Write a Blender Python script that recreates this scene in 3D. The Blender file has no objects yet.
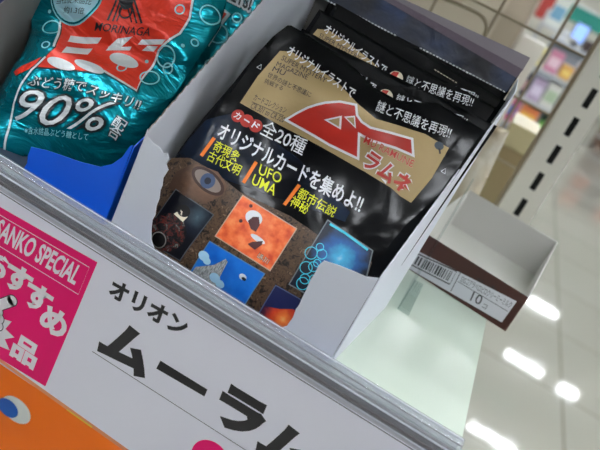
import bpy, bmesh, math, random
from mathutils import Vector
random.seed(7)
C = bpy.context.scene.collection
CM = 0.01
def smooth01(t):
    t = max(0.0, min(1.0, t)); return t*t*(3-2*t)
def seg_dist(poly, u, v):
    best = 1e9; inside = False; n = len(poly)
    for i in range(n):
        x1, y1 = poly[i]; x2, y2 = poly[(i+1) % n]
        dx, dy = x2-x1, y2-y1
        t = ((u-x1)*dx+(v-y1)*dy)/(dx*dx+dy*dy+1e-12); t = max(0, min(1, t))
        d = math.hypot(u-x1-t*dx, v-y1-t*dy)
        if d < best: best = d
        if (y1 > v) != (y2 > v) and u < (x2-x1)*(v-y1)/(y2-y1)+x1: inside = not inside
    return best if inside else -best
class Sheet:
    """a leaning sheet; u to the right, v up the sheet, w out of its front (centimetres)"""
    def __init__(s, o, lean=0.0, roll=0.0, bulge=None, flat=None):
        a, b = math.radians(lean), math.radians(roll)
        ux, vt = (1, 0, 0), (0, math.sin(a), math.cos(a))
        s.o = o
        s.U = tuple(math.cos(b)*ux[i]+math.sin(b)*vt[i] for i in range(3))
        s.V = tuple(-math.sin(b)*ux[i]+math.cos(b)*vt[i] for i in range(3))
        s.N = (0, -math.cos(a), math.sin(a))
        s.bulge = bulge
    def at(s, u, v, w=0.0, side=1):
        b = s.bulge(u, v, side) if s.bulge else 0.0
        return tuple(s.o[i]+u*s.U[i]+v*s.V[i]+(b+w)*s.N[i] for i in range(3))
# black pouch -----------------------------------------------------------
BLACK_LEFT = [(0.0,14.1),(0.12,13.3),(-0.2,12.4),(-0.42,11),(-0.6,9),(-0.85,7),(-0.98,5),(-0.85,3),(-0.4,1),(-0.1,-0.3)]
def black_outline(): return [(11.2,-0.3),(11.5,5),(11.7,12),(11.7,14.1)]+BLACK_LEFT
def black_bulge(wave):
    out = black_outline()
    def f(u, v, side):
        if wave: d = max(0.0, seg_dist(out, u, v))
        else: d = max(0.0, min(u, 11.65-u, v+1.5))
        p = 1-math.exp(-d/0.9)
        b = 0.72*(1-smooth01((v-1)/12.0)*0.9)*p*side
        if wave:
            b += 0.75*p*math.exp(-((u-5.0)/2.6)**2-((v-11.6)/2.6)**2)
            b += 0.05*math.sin(u*1.3+v*0.9)*p
        return b
    return f
BLACK = Sheet((1.55,0.75,0.25), 24, -3.0, black_bulge(True))
BLACKP = Sheet((1.55,0.75,0.25), 24, -3.0)
# teal pouch ------------------------------------------------------------
TEAL_OUT = [(8.57,3.33),(8.78,4.70),(8.89,6.95),(8.83,9.49),(8.87,11.70),(8.30,13.33),(7.45,15.31),(-2.85,9.52),(-1.47,7.78),(-0.44,6.25),(-0.09,5.05),(-0.01,3.37),(0.12,1.06),(0.71,-1.27),(1.96,-1.07),(3.83,0.16),(5.34,0.92),(7.64,1.48),(8.26,2.23)]
def teal_bulge(u, v, side):
    d = max(0.0, seg_dist(TEAL_OUT, u, v))
    p = 1-math.exp(-d/0.8)
    if side < 0: return -0.7*p
    crease = 7.4+0.10*(u-4)
    return p*(0.9+0.55*math.exp(-((v-4.2)/2.2)**2)-0.65*math.exp(-((v-crease)/1.0)**2)+0.12*math.sin(2.2*v+0.8*u))
TEAL = Sheet((-10.5,1.9,0.1), 30, 0, teal_bulge)
TEALP = Sheet((-10.5,1.9,0.1), 30, 0)

CAM_R=(0.852596, 0.309953, 0.420724)
CAM_U=(-0.500809, 0.254726, 0.827227)
CAM_F=(-0.149233, 0.915993, -0.372406)
CAM_T=(13.756, -30.994, 18.203)
# ---------------------------------------------------------------- materials
def lin(c):
    return tuple((x/255/12.92 if x/255 <= 0.04045 else ((x/255+0.055)/1.055)**2.4) for x in c)+(1,)
MATS = {}
def mat(name, rgb, rough=0.5, metal=0.0, bump=None, coat=0.0, emit=None, spec=0.5):
    if name in MATS: return MATS[name]
    m = bpy.data.materials.new(name); m.use_nodes = True
    nt = m.node_tree; p = nt.nodes['Principled BSDF']
    p.inputs['Base Color'].default_value = lin(rgb); p.inputs['Roughness'].default_value = rough
    p.inputs['Metallic'].default_value = metal; p.inputs['Coat Weight'].default_value = coat
    p.inputs['Coat Roughness'].default_value = 0.08
    p.inputs['Specular IOR Level'].default_value = spec
    if emit:
        p.inputs['Emission Color'].default_value = lin(rgb); p.inputs['Emission Strength'].default_value = emit
    if bump: add_bump(m, *bump)
    MATS[name] = m; return m
def add_bump(m, scale, strength, dist=0.001, detail=3.0, dis=0.4, stretch=None):
    nt = m.node_tree; p = nt.nodes['Principled BSDF']
    tc = nt.nodes.new('ShaderNodeTexCoord'); n = nt.nodes.new('ShaderNodeTexNoise'); b = nt.nodes.new('ShaderNodeBump')
    mp = nt.nodes.new('ShaderNodeMapping')
    if stretch: mp.inputs['Scale'].default_value = stretch
    n.inputs['Scale'].default_value = scale; n.inputs['Detail'].default_value = detail; n.inputs['Distortion'].default_value = dis
    b.inputs['Strength'].default_value = strength; b.inputs['Distance'].default_value = dist
    nt.links.new(tc.outputs['Object'], mp.inputs[0]); nt.links.new(mp.outputs[0], n.inputs['Vector'])
    nt.links.new(n.outputs[0], b.inputs['Height']); nt.links.new(b.outputs[0], p.inputs['Normal'])
def noise_colour(m, stops, scale, detail=4, dis=0.0, coord='UV', stretch=None):
    """colour ramp over noise: a printed or stained pattern"""
    nt = m.node_tree; p = nt.nodes['Principled BSDF']
    tc = nt.nodes.new('ShaderNodeTexCoord'); n = nt.nodes.new('ShaderNodeTexNoise'); r = nt.nodes.new('ShaderNodeValToRGB')
    mp = nt.nodes.new('ShaderNodeMapping')
    if stretch: mp.inputs['Scale'].default_value = stretch
    n.inputs['Scale'].default_value = scale; n.inputs['Detail'].default_value = detail; n.inputs['Distortion'].default_value = dis
    while len(r.color_ramp.elements) < len(stops): r.color_ramp.elements.new(0.5)
    for e, (t, c) in zip(r.color_ramp.elements, stops): e.position = t; e.color = lin(c)
    nt.links.new(tc.outputs[coord], mp.inputs[0]); nt.links.new(mp.outputs[0], n.inputs['Vector'])
    nt.links.new(n.outputs[0], r.inputs[0]); nt.links.new(r.outputs[0], p.inputs['Base Color'])
    return m
def radial_colour(m, centre, radius, stops, noise=0.15, nscale=3.0):
    """printed glow round a point of the picture (uv in cm)"""
    nt = m.node_tree; p = nt.nodes['Principled BSDF']; L = nt.links.new
    tc = nt.nodes.new('ShaderNodeTexCoord'); d = nt.nodes.new('ShaderNodeVectorMath'); d.operation = 'DISTANCE'
    d.inputs[1].default_value = (centre[0], centre[1], 0)
    n = nt.nodes.new('ShaderNodeTexNoise'); n.inputs['Scale'].default_value = nscale; n.inputs['Detail'].default_value = 5
    a = nt.nodes.new('ShaderNodeMath'); a.operation = 'DIVIDE'; a.inputs[1].default_value = radius
    s = nt.nodes.new('ShaderNodeMath'); s.operation = 'MULTIPLY_ADD'; s.inputs[1].default_value = noise*2
    r = nt.nodes.new('ShaderNodeValToRGB')
    while len(r.color_ramp.elements) < len(stops): r.color_ramp.elements.new(0.5)
    for e, (t, c) in zip(r.color_ramp.elements, stops): e.position = t; e.color = lin(c)
    L(tc.outputs['UV'], d.inputs[0]); L(tc.outputs['UV'], n.inputs['Vector']); L(d.outputs['Value'], a.inputs[0])
    L(n.outputs[0], s.inputs[0]); L(a.outputs[0], s.inputs[2]); L(s.outputs[0], r.inputs[0]); L(r.outputs[0], p.inputs['Base Color'])
    return m
def frosted(name, rgb, alpha, rough=0.15):
    m = mat(name, rgb, rough); m.node_tree.nodes['Principled BSDF'].inputs['Alpha'].default_value = alpha; return m
def clear(name, tint=(235,240,240), rough=0.06, ior=1.45):
    m = bpy.data.materials.new(name); m.use_nodes = True; nt = m.node_tree
    for n in list(nt.nodes): nt.nodes.remove(n)
    o = nt.nodes.new('ShaderNodeOutputMaterial'); mx = nt.nodes.new('ShaderNodeMixShader')
    t = nt.nodes.new('ShaderNodeBsdfTransparent'); g = nt.nodes.new('ShaderNodeBsdfGlossy'); f = nt.nodes.new('ShaderNodeFresnel')
    t.inputs[0].default_value = lin(tint); g.inputs['Roughness'].default_value = rough; f.inputs[0].default_value = ior
    ge = nt.nodes.new('ShaderNodeNewGeometry'); iv = nt.nodes.new('ShaderNodeMath'); iv.operation = 'SUBTRACT'; iv.inputs[0].default_value = 1.0
    mu = nt.nodes.new('ShaderNodeMath'); mu.operation = 'MULTIPLY'
    nt.links.new(ge.outputs['Backfacing'], iv.inputs[1]); nt.links.new(f.outputs[0], mu.inputs[0]); nt.links.new(iv.outputs[0], mu.inputs[1])
    nt.links.new(mu.outputs[0], mx.inputs[0]); nt.links.new(t.outputs[0], mx.inputs[1]); nt.links.new(g.outputs[0], mx.inputs[2])
    nt.links.new(mx.outputs[0], o.inputs[0]); return m
# ---------------------------------------------------------------- mesh helpers
def link(name, bm, mats, parent=None, smooth=False, sharp=None):
    me = bpy.data.meshes.new(name); bm.to_mesh(me); bm.free()
    for m in (mats if isinstance(mats, (list, tuple)) else [mats]): me.materials.append(m)
    if smooth:
        for p in me.polygons: p.use_smooth = True
    o = bpy.data.objects.new(name, me); C.objects.link(o)
    if parent: o.parent = parent
    return o
def tag(o, label, cat, group=None):
    o['label'] = label; o['category'] = cat
    if group: o['group'] = group
    return o
def thing(name, label, cat, loc=(0,0,0), group=None):
    o = bpy.data.objects.new(name, None); o.empty_display_size = 0.02; C.objects.link(o); o.location = [x*CM for x in loc]
    return tag(o, label, cat, group)
def dup(root, loc, label):
    r = root.copy(); C.objects.link(r); r.location = [x*CM for x in loc]; r['label'] = label
    for ch in list(root.children):
        c = ch.copy(); C.objects.link(c); c.parent = r
        for g in list(ch.children):
            d = g.copy(); C.objects.link(d); d.parent = c
    return r
def box_bm(x0, x1, y0, y1, z0, z1, bm=None, mi=0, bevel=0.0, rz=0.0):
    own = bmesh.new()
    bmesh.ops.create_cube(own, size=1)
    for v in own.verts:
        v.co = Vector(((x0+x1)/2+v.co.x*(x1-x0), (y0+y1)/2+v.co.y*(y1-y0), (z0+z1)/2+v.co.z*(z1-z0)))*CM
    if bevel: bmesh.ops.bevel(own, geom=own.edges[:], offset=bevel*CM, segments=2, affect='EDGES')
    for f in own.faces: f.material_index = mi
    if bm is None: return own
    me = bpy.data.meshes.new('t'); own.to_mesh(me); own.free(); bm.from_mesh(me); bpy.data.meshes.remove(me)
    return bm
def box(name, x0, x1, y0, y1, z0, z1, m, parent=None, bevel=0.0):
    return link(name, box_bm(x0, x1, y0, y1, z0, z1, bevel=bevel), m, parent)
def tube(name, pts, rad, m, parent=None, cyc=False, sides=8):
    c = bpy.data.curves.new(name, 'CURVE'); c.dimensions = '3D'; c.bevel_depth = rad*CM; c.bevel_resolution = 3; c.use_fill_caps = True
    s = c.splines.new('POLY'); s.points.add(len(pts)-1); s.use_cyclic_u = cyc
    for p, q in zip(s.points, pts): p.co = (q[0]*CM, q[1]*CM, q[2]*CM, 1)
    o = bpy.data.objects.new('t', c); C.objects.link(o)
    me = bpy.data.meshes.new_from_object(o.evaluated_get(bpy.context.evaluated_depsgraph_get()))
    bpy.data.objects.remove(o); bpy.data.curves.remove(c)
    me.name = name; me.materials.clear(); me.materials.append(m)
    for p in me.polygons: p.use_smooth = True
    o = bpy.data.objects.new(name, me); C.objects.link(o)
    if parent: o.parent = parent
    return o
def smooth_pts(pts, n=6):
    out = []
    for i in range(len(pts)-1):
        p0 = pts[max(0, i-1)]; p1 = pts[i]; p2 = pts[i+1]; p3 = pts[min(len(pts)-1, i+2)]
        for k in range(n):
            t = k/n
            out.append(tuple(0.5*(2*b+(c-a)*t+(2*a-5*b+4*c-d)*t*t+(3*b-a-3*c+d)*t**3) for a, b, c, d in zip(p0, p1, p2, p3)))
    out.append(pts[-1]); return out
def extrude_profile(name, prof, x0, x1, m, parent=None, thick=None):
    """closed (y,z) outline pulled along x"""
    bm = bmesh.new()
    if thick:
        P = [Vector(p) for p in prof]; L, Rr = [], []
        for i, p in enumerate(P):
            a = P[max(0, i-1)]; b = P[min(len(P)-1, i+1)]; d = (b-a).normalized(); n = Vector((-d.y, d.x))
            L.append(p+n*thick/2); Rr.append(p-n*thick/2)
        prof = L+Rr[::-1]
    A = [bm.verts.new((x0*CM, p[0]*CM, p[1]*CM)) for p in prof]; B = [bm.verts.new((x1*CM, p[0]*CM, p[1]*CM)) for p in prof]
    n = len(prof)
    for i in range(n): bm.faces.new((A[i], A[(i+1) % n], B[(i+1) % n], B[i]))
    bm.faces.new(A[::-1]); bm.faces.new(B)
    bmesh.ops.recalc_face_normals(bm, faces=bm.faces)
    return link(name, bm, m, parent)
def plate(name, pts3, n, t, m, parent=None, m_back=None):
    """flat outline given in 3D (cm), thickness t along n; the far side may have its own material"""
    bm = bmesh.new(); N = Vector(n)
    A = [bm.verts.new(Vector(p)*CM) for p in pts3]; B = [bm.verts.new((Vector(p)+N*t)*CM) for p in pts3]
    f1 = bm.faces.new(A); f2 = bm.faces.new(B[::-1]); k = len(A)
    for i in range(k): bm.faces.new((A[i], B[i], B[(i+1) % k], A[(i+1) % k]))
    if m_back: f2.material_index = 1
    bmesh.ops.recalc_face_normals(bm, faces=bm.faces)
    bmesh.ops.triangulate(bm, faces=[f for f in bm.faces if len(f.verts) > 4])
    return link(name, bm, [m, m_back] if m_back else m, parent)
def gridcut(bm, step):
    us = [v.co.x for v in bm.verts]; vs = [v.co.y for v in bm.verts]
    for ax, lo, hi in ((0, min(us), max(us)), (1, min(vs), max(vs))):
        k = math.floor(lo/step)+1
        while k*step < hi:
            co = [0, 0, 0]; no = [0, 0, 0]; co[ax] = k*step; no[ax] = 1
            bmesh.ops.bisect_plane(bm, geom=bm.verts[:]+bm.edges[:]+bm.faces[:], plane_co=co, plane_no=no, dist=1e-5)
            k += 1
class Art:
    """flat printed shapes laid on a sheet; every shape keeps its own colour"""
    def __init__(s, sheet, step=0.3, k=1.8): s.S = sheet; s.k = k; s.bm = bmesh.new(); s.mats = []; s.step = step; s.uv = s.bm.loops.layers.uv.new('UVMap')
    def _add(s, b, m, w):
        if m not in s.mats: s.mats.append(m)
        mi = s.mats.index(m)
        if s.step: gridcut(b, s.step)
        vm = {}
        for v in b.verts: vm[v] = (s.bm.verts.new(Vector(s.S.at(v.co.x, v.co.y, w*(s.k if s.step else 1)))*CM), (v.co.x, v.co.y))
        for f in b.faces:
            vs = f.verts[:]
            if f.normal.z < 0: vs = vs[::-1]
            try: g = s.bm.faces.new([vm[v][0] for v in vs])
            except ValueError: continue
            g.material_index = mi; g.smooth = True
            for lp, v in zip(g.loops, vs): lp[s.uv].uv = vm[v][1]
        b.free()
    def poly(s, pts, m, w=0.012):
        b = bmesh.new(); b.faces.new([b.verts.new((p[0], p[1], 0)) for p in pts])
        b.normal_update(); bmesh.ops.triangulate(b, faces=b.faces[:]); b.normal_update(); s._add(b, m, w); return s
    def ring(s, c, r, t, m, w=0.014, ry=None, n=28):
        ry = ry or r; b = bmesh.new()
        A = [b.verts.new((c[0]+r*math.cos(i*2*math.pi/n), c[1]+ry*math.sin(i*2*math.pi/n), 0)) for i in range(n)]
        B = [b.verts.new((c[0]+(r-t)*math.cos(i*2*math.pi/n), c[1]+(ry-t)*math.sin(i*2*math.pi/n), 0)) for i in range(n)]
        for i in range(n): b.faces.new((A[i], A[(i+1) % n], B[(i+1) % n], B[i]))
        b.normal_update(); s._add(b, m, w); return s
    def disc(s, c, r, m, w=0.014, ry=None, rot=0.0, n=28):
        ry = ry or r; ca, sa = math.cos(rot), math.sin(rot)
        return s.poly([(c[0]+r*math.cos(t)*ca-ry*math.sin(t)*sa, c[1]+r*math.cos(t)*sa+ry*math.sin(t)*ca) for t in [i*2*math.pi/n for i in range(n)]], m, w)
    def line(s, pts, t, m, w=0.016):
        P = [Vector(p) for p in pts]; L, Rr = [], []
        for i, p in enumerate(P):
            a = P[max(0, i-1)]; c = P[min(len(P)-1, i+1)]; d = (c-a).normalized(); n = Vector((-d.y, d.x)); L.append(p+n*t/2); Rr.append(p-n*t/2)
        for i in range(len(P)-1): s.poly([L[i], L[i+1], Rr[i+1], Rr[i]], m, w)
        return s
    def txt(s, text, bl, br, tl, m, w=0.018, bold=0.0, outline=None, om=None, ow=0.016, shear=0.0):
        def mesh(off):
            c = bpy.data.curves.new('t', 'FONT'); c.body = text; c.offset = off; c.resolution_u = 3; c.shear = shear
            o = bpy.data.objects.new('t', c); C.objects.link(o)
            me = bpy.data.meshes.new_from_object(o.evaluated_get(bpy.context.evaluated_depsgraph_get()))
            bpy.data.objects.remove(o); bpy.data.curves.remove(c); return me
        me = mesh(bold)
        xs = [v.co.x for v in me.vertices]; ys = [v.co.y for v in me.vertices]
        x0, x1, y0, y1 = min(xs), max(xs), min(ys), max(ys)
        def put(me, m, w):
            for v in me.vertices:
                a = (v.co.x-x0)/(x1-x0); b = (v.co.y-y0)/(y1-y0)
                v.co = (bl[0]+a*(br[0]-bl[0])+b*(tl[0]-bl[0]), bl[1]+a*(br[1]-bl[1])+b*(tl[1]-bl[1]), 0)
            b = bmesh.new(); b.from_mesh(me); bpy.data.meshes.remove(me)
            b.normal_update(); s._add(b, m, w)
        if outline: put(mesh(bold+outline), om, ow)
        put(me, m, w); return s
    def build(s, name, parent=None): return link(name, s.bm, s.mats, parent)
def grow(pts, d):
    """outline pushed outwards by d"""
    P = [Vector(p) for p in pts]; n = len(P)
    ar = sum(P[i].x*P[(i+1) % n].y-P[(i+1) % n].x*P[i].y for i in range(n)); sg = 1 if ar > 0 else -1
    out = []
    for i in range(n):
        e1 = (P[i]-P[i-1]).normalized(); e2 = (P[(i+1) % n]-P[i]).normalized()
        n1 = Vector((e1.y, -e1.x))*sg; n2 = Vector((e2.y, -e2.x))*sg; b = (n1+n2)
        b = b/max(0.35, b.length_squared/2) if b.length > 1e-4 else n1
        out.append(tuple(P[i]+b*d*1.0))
    return out
def lerp2(a, b, t): return (a[0]+(b[0]-a[0])*t, a[1]+(b[1]-a[1])*t)
def pillow(name, S, outline, m, parent=None, step=0.3, mi_fn=None, mats=None):
    bm = bmesh.new(); uvl = bm.loops.layers.uv.new('UVMap')
    b = bmesh.new(); b.faces.new([b.verts.new((p[0], p[1], 0)) for p in outline]); b.normal_update()
    bmesh.ops.triangulate(b, faces=b.faces[:]); gridcut(b, step); b.normal_update()
    edge = {v for v in b.verts if any(e.is_boundary for e in v.link_edges)}
    F = {v: bm.verts.new(Vector(S.at(v.co.x, v.co.y, 0.0, 1))*CM) for v in b.verts}
    B = {v: (F[v] if v in edge else bm.verts.new(Vector(S.at(v.co.x, v.co.y, 0.0, -1))*CM)) for v in b.verts}
    for f in b.faces:
        vs = f.verts[:]
        if f.normal.z < 0: vs = vs[::-1]
        for M, rv in ((F, False), (B, True)):
            q = vs[::-1] if rv else vs
            try: g = bm.faces.new([M[v] for v in q])
            except ValueError: continue
            g.smooth = True
            if mi_fn: g.material_index = mi_fn(sum(v.co.x for v in q)/len(q), sum(v.co.y for v in q)/len(q), rv)
            for lp, v in zip(g.loops, q): lp[uvl].uv = (v.co.x, v.co.y)
    b.free(); return link(name, bm, mats or m, parent)
class Flat(Sheet):
    pass
# ---------------------------------------------------------------- the shop
cream = mat('painted wall', (214,212,200), 0.6)
tile = mat('floor tile', (196,196,184), 0.05, spec=0.28)
def tile_nodes(m):
    nt = m.node_tree; p = nt.nodes['Principled BSDF']; L = nt.links.new
    tc = nt.nodes.new('ShaderNodeTexCoord'); mp = nt.nodes.new('ShaderNodeMapping'); mp.inputs['Location'].default_value = (-0.27, -0.48, 0)
    br = nt.nodes.new('ShaderNodeTexBrick'); br.offset = 0.0
    br.inputs['Scale'].default_value = 1.0; br.inputs['Brick Width'].default_value = 0.6; br.inputs['Row Height'].default_value = 0.6
    br.inputs['Mortar Size'].default_value = 0.004; br.inputs['Mortar Smooth'].default_value = 0.2
    br.inputs['Color1'].default_value = lin((160,159,149)); br.inputs['Color2'].default_value = lin((164,163,153)); br.inputs['Mortar'].default_value = lin((112,111,102))
    L(tc.outputs['Object'], mp.inputs[0]); L(mp.outputs[0], br.inputs['Vector']); L(br.outputs['Color'], p.inputs['Base Color'])
    n = nt.nodes.new('ShaderNodeTexNoise'); n.inputs['Scale'].default_value = 9; b = nt.nodes.new('ShaderNodeBump')
    b.inputs['Strength'].default_value = 0.03; b.inputs['Distance'].default_value = 0.01
    L(tc.outputs['Object'], n.inputs['Vector']); L(n.outputs[0], b.inputs['Height']); L(b.outputs[0], p.inputs['Normal'])
tile_nodes(tile)
FZ, CZ, X0, X1, Y0, Y1 = -93, 180, -500, 900, -262, 1500
def structure(o): o['kind'] = 'structure'; return o
structure(box('floor', X0, X1, Y0, Y1, FZ-10, FZ, tile))
structure(box('ceiling', X0, X1, Y0, Y1, CZ+6, CZ+16, mat('ceiling board', (225,225,220), 0.8)))
structure(box('wall_left', X0-10, X0, Y0, Y1, FZ, CZ+6, cream))
structure(box('wall_right', X1, X1+10, Y0, Y1, FZ, CZ+6, cream))
structure(box('wall_back', X0, X1, Y1, Y1+10, FZ, CZ+6, cream))
structure(box('wall_front', X0, X1, Y0-10, Y0, FZ, CZ+6, mat('dark unseen wall', (62,60,58), 0.6)))  # unseen wall, set close and dark so the black film mirrors something dark
housing = mat('lamp housing', (235,235,235), 0.5)
glow = mat('lamp tube', (246,250,255), 0.4, emit=78.0)
lamp0 = None
spots = [(212+81*k, y) for y in (-230,-5,220,445) for k in range(-6, 8)]+[(212+81*k, y) for y in (670,895,1130) for k in range(-6, -1)]
spots += [(182,675),(212,895),(276,888),(238,1137),(560,670),(560,895)]
STREAK = {(212,895): 'ceiling light mirrored as the long floor streak right of the pale shelf corner',
 (276,888): 'short ceiling light mirrored as the small white floor spot further right',
 (238,1137): 'ceiling light mirrored as the floor streak just right of the empty tray',
 (182,675): 'ceiling light mirrored as the lowest floor streak at the bottom edge'}
for x, y in spots:
    if lamp0 is None:
        lamp0 = thing('ceiling_light', 'long white light bar on the shop ceiling overhead, outside the picture', 'ceiling light', (x, y, CZ), 'light bars on the shop ceiling')
        box('light_housing', -28, 28, -5, 5, 2, 6, housing, lamp0); box('light_tube', -26, 26, -1.8, 1.8, -1, 2, glow, lamp0, 0.8)
    else:
        r = dup(lamp0, (x, y, CZ), STREAK.get((x, y), lamp0['label']))
        if (x, y) == (276,888): r.scale = (0.5,1,1)
# ---------------------------------------------------------------- near shelf unit
shelf_white = mat('shelf enamel', (198,210,196), 0.22, bump=(900, 0.05, 0.0002))
steel_edge = mat('shelf edge steel', (132,122,116), 0.4)
def shelf(z, y0, name_label, x1=20.3, front=True):
    t = thing('store_shelf', name_label, 'shelf', (0, 0, z))
    box('shelf_board', -75, x1, y0, 40.2, -1.2, -0.02, shelf_white, t, 0.08)
    box('front_edge', -75, x1, y0-0.25, y0-0.02, -3.2, -0.04, steel_edge, t, 0.03)
    return t
shelf(0, -0.3, 'pale greenish white shelf board carrying the boxes of sweets')
shelf(-28, -0.3, 'shelf board below, carrying the orange pack')
shelf(29, 3, 'upper shelf board above the black packs')
# price rail
rail_clear = frosted('clear rail plastic', (176,182,196), 0.32)
rail_white = mat('rail backing', (205,205,212), 0.4)
ridge_m = mat('rail ridge', (206,208,216), 0.2)
ridge_d = mat('rail groove', (112,104,102), 0.3)
rl = thing('price_rail', 'clear plastic price rail clipped along the front shelf edge', 'price rail', (0, 0, 0))
extrude_profile('back_plate', [(-1.35,-9.9),(-1.25,-9.9),(-1.25,-0.3),(-1.35,-0.3)], -75, 20.0, rail_white, rl)
extrude_profile('clear_lip', smooth_pts([(-1.32,-0.3),(-1.5,0.25),(-1.42,0.72),(-1.1,0.95),(-0.7,0.9),(-0.45,0.55),(-0.36,0.02)], 4), -75, 20.05, rail_clear, rl, thick=0.09)
for (y, z, rr, mm) in ((-1.5,0.42,0.055,ridge_m),(-1.44,-0.02,0.06,ridge_d),(-1.36,-0.3,0.07,ridge_m),(-0.95,0.98,0.04,ridge_m),(-1.3,0.86,0.035,ridge_d)):
    tube('ridge', [(-75,y,z),(20.0,y,z)], rr, mm, rl)
# shelf label card on the rail -------------------------------------------------
paper = mat('white card', (240,240,252), 0.35, coat=0.25)
ink = mat('black ink', (38,36,40), 0.45)
pink = mat('pink print', (236,14,110), 0.5, spec=0.3)
pwhite = mat('white print', (240,236,240), 0.45)
class Wall:
    """vertical picture plane: u = x, v = z"""
    def __init__(s, y): s.y = y
    def at(s, u, v, w=0.0, side=1): return (u, s.y-w, v)
LY = -1.55
card = thing('shelf_card', 'long white shelf card with pink square and black katakana, on the price rail', 'sign', (0, 0, 0))
TLc, TRc, BRc, BLc = (-12.0,-0.42), (19.6,-0.42), (19.6,-10.2), (-12.0,-9.05)
plate('card_sheet', [(p[0], LY, p[1]) for p in (TLc, TRc, BRc, BLc)], (0,1,0), 0.05, paper, card)
a = Art(Wall(LY), None)
a.line([(-12,-0.47),(19.6,-0.47)], 0.045, ink, 0.01)
a.line([(2.310,-5.640), (11.700,-5.590), (14.0,-9.6)], 0.035, ink, 0.01)
def T(art, s, bl, br, tl, m, **k): art.txt(s, bl, br, tl, m, **k)
T(a, 'オリオン', (1.920,-2.260), (6.370,-2.010), (1.850,-1.180), ink, bold=0.042)
T(a, 'ム', (2.430,-5.630), (5.440,-5.480), (2.490,-3.090), ink, bold=0.06)
a.poly([(5.770,-4.370), (5.790,-3.830), (8.570,-3.770), (8.590,-4.220)], ink, 0.018)
T(a, 'ラ', (9.430,-5.160), (11.990,-5.090), (9.210,-2.730), ink, bold=0.06)
T(a, 'ム', (12.000,-5.490), (14.880,-5.330), (11.800,-3.000), ink, bold=0.06)
a.build('printed_words', card)
a = Art(Wall(LY), None)
a.poly([(-9.080,-1.400), (0.790,-0.940), (0.610,-9.270), (-6.580,-9.610)], pink, 0.008)
fr = [(-8.310,-1.740), (0.490,-1.430), (0.470,-3.140), (-7.830,-3.310)]
a.line(fr[:3]+[fr[3]], 0.04, pwhite, 0.014)
T(a, 'SANKO SPECIAL', (-5.040,-2.940), (0.090,-2.810), (-4.920,-1.750), pwhite, bold=0.03)
def glyph(art, s, px, h, m, **k):
    art.txt(s, (px[0]-h/2, px[1]-h/2), (px[0]+h/2, px[1]-h/2), (px[0]-h/2, px[1]+h/2), m, **k)
for ch, p in (('お', (-4.340,-4.230)), ('す', (-2.920,-4.360)), ('す', (-1.510,-4.680)), ('め', (-0.230,-5.360)), ('品', (-1.170,-8.040))):
    glyph(a, ch, p, 1.62, pwhite, bold=0.045)
c0 = (-3.720,-8.110)
a.poly([(c0[0]+(1.75 if i % 2 else 1.2)*math.cos(i*math.pi/12), c0[1]+(1.75 if i % 2 else 1.2)*math.sin(i*math.pi/12)) for i in range(24)], pwhite, 0.012)
h0 = (-3.760,-6.760); h1 = (-2.850,-5.700)
for rr, mm, w in ((0.34, ink, 0.020), (0.29, pwhite, 0.024)):
    a.line([h0, h1], rr*2, mm, w); a.disc(h1, rr, mm, w)
    for q in ((-3.410,-6.800), (-3.220,-7.150), (-3.140,-7.580)): a.disc(q, rr, mm, w-0.001*(q[1] < -6))
a.build('pink_square', card)
a = Art(Wall(LY), None); a.disc((10.230,-7.210), 1.0, pink, 0.012, n=48); a.build('pink_dot', card)
under = thing('backing_card', 'orange and yellow card edge showing under the white shelf card', 'card', (0,0,0))
plate('card_sheet', [(-12,-1.48,-8.9),(12,-1.48,-9.7),(12,-1.48,-10.25),(-12,-1.48,-9.3)], (0,1,0), 0.06, mat('peach card', (232,150,110), 0.5), under)
a = Art(Wall(-1.48), None); a.poly([(2.2,-9.80),(3.9,-9.84),(3.9,-9.94),(2.2,-9.88)], mat('yellow print', (235,205,60), 0.5), 0.006); a.build('yellow_stripe', under)
# orange pack on the shelf below ---------------------------------------------
og = mat('orange film', (255,118,0), 0.4, bump=(40, 0.25, 0.003))
def orange_bulge(u, v, side):
    d = max(0, seg_dist([(0,0),(20,0),(20,20),(0,20)], u, v)); return 1.6*(1-math.exp(-d/1.5))*side
OS = Sheet((-15.5, 4.6, -27.95), 3, 0, orange_bulge)
op = thing('snack_pack', 'orange snack pack with a printed eye, on the shelf below the card', 'pack', (0,0,0))
pillow('pack_body', OS, [(0,0),(20,0),(20,18),(0,18)], og, op, 1.0)
a = Art(OS, 1.0)
a.disc((12.55,10.9), 1.15, mat('printed white', (225,228,225), 0.4), 0.03, 0.85, -0.1)
a.disc((12.0,10.7), 0.8, mat('printed blue', (20,90,180), 0.4), 0.05, 0.6, -0.1)
a.build('printed_eye', op)
# ---------------------------------------------------------------- white open-front box
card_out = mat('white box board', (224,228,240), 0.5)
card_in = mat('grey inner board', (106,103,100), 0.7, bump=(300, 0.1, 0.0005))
bx = thing('display_box', 'white open-front display box holding the black packs', 'display box', (0,0,0))
front = [(0,0.0)]+[(0,5.9)]
torn = [(0.170,5.540), (0.520,5.410), (0.880,5.390), (1.180,5.220), (1.370,5.330), (1.570,5.110), (1.530,4.810), (1.740,4.590), (1.660,4.090), (1.770,3.700), (1.750,3.460), (1.880,3.010), (1.880,2.600), (2.010,2.140), (1.970,1.820), (2.120,1.310), (2.320,0.830), (2.760,0.360), (3.380,0.200), (4.650,0.190), (6.140,0.210), (8.050,0.150), (9.010,0.100), (9.580,0.100), (10.070,0.300), (10.380,0.700), (10.440,1.300), (10.380,1.750), (10.420,2.020), (10.390,2.420), (10.380,2.890), (10.340,3.410), (10.370,3.890), (10.360,4.350), (10.480,4.660), (11.100,4.820), (11.730,4.930), (12.530,5.040), (13.06,5.3)]
fp = front+torn+[(13.0,0.0)]
plate('front_panel', [(p[0],0,p[1]) for p in fp], (0,1,0), 0.06, card_out, bx, card_in)
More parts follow.
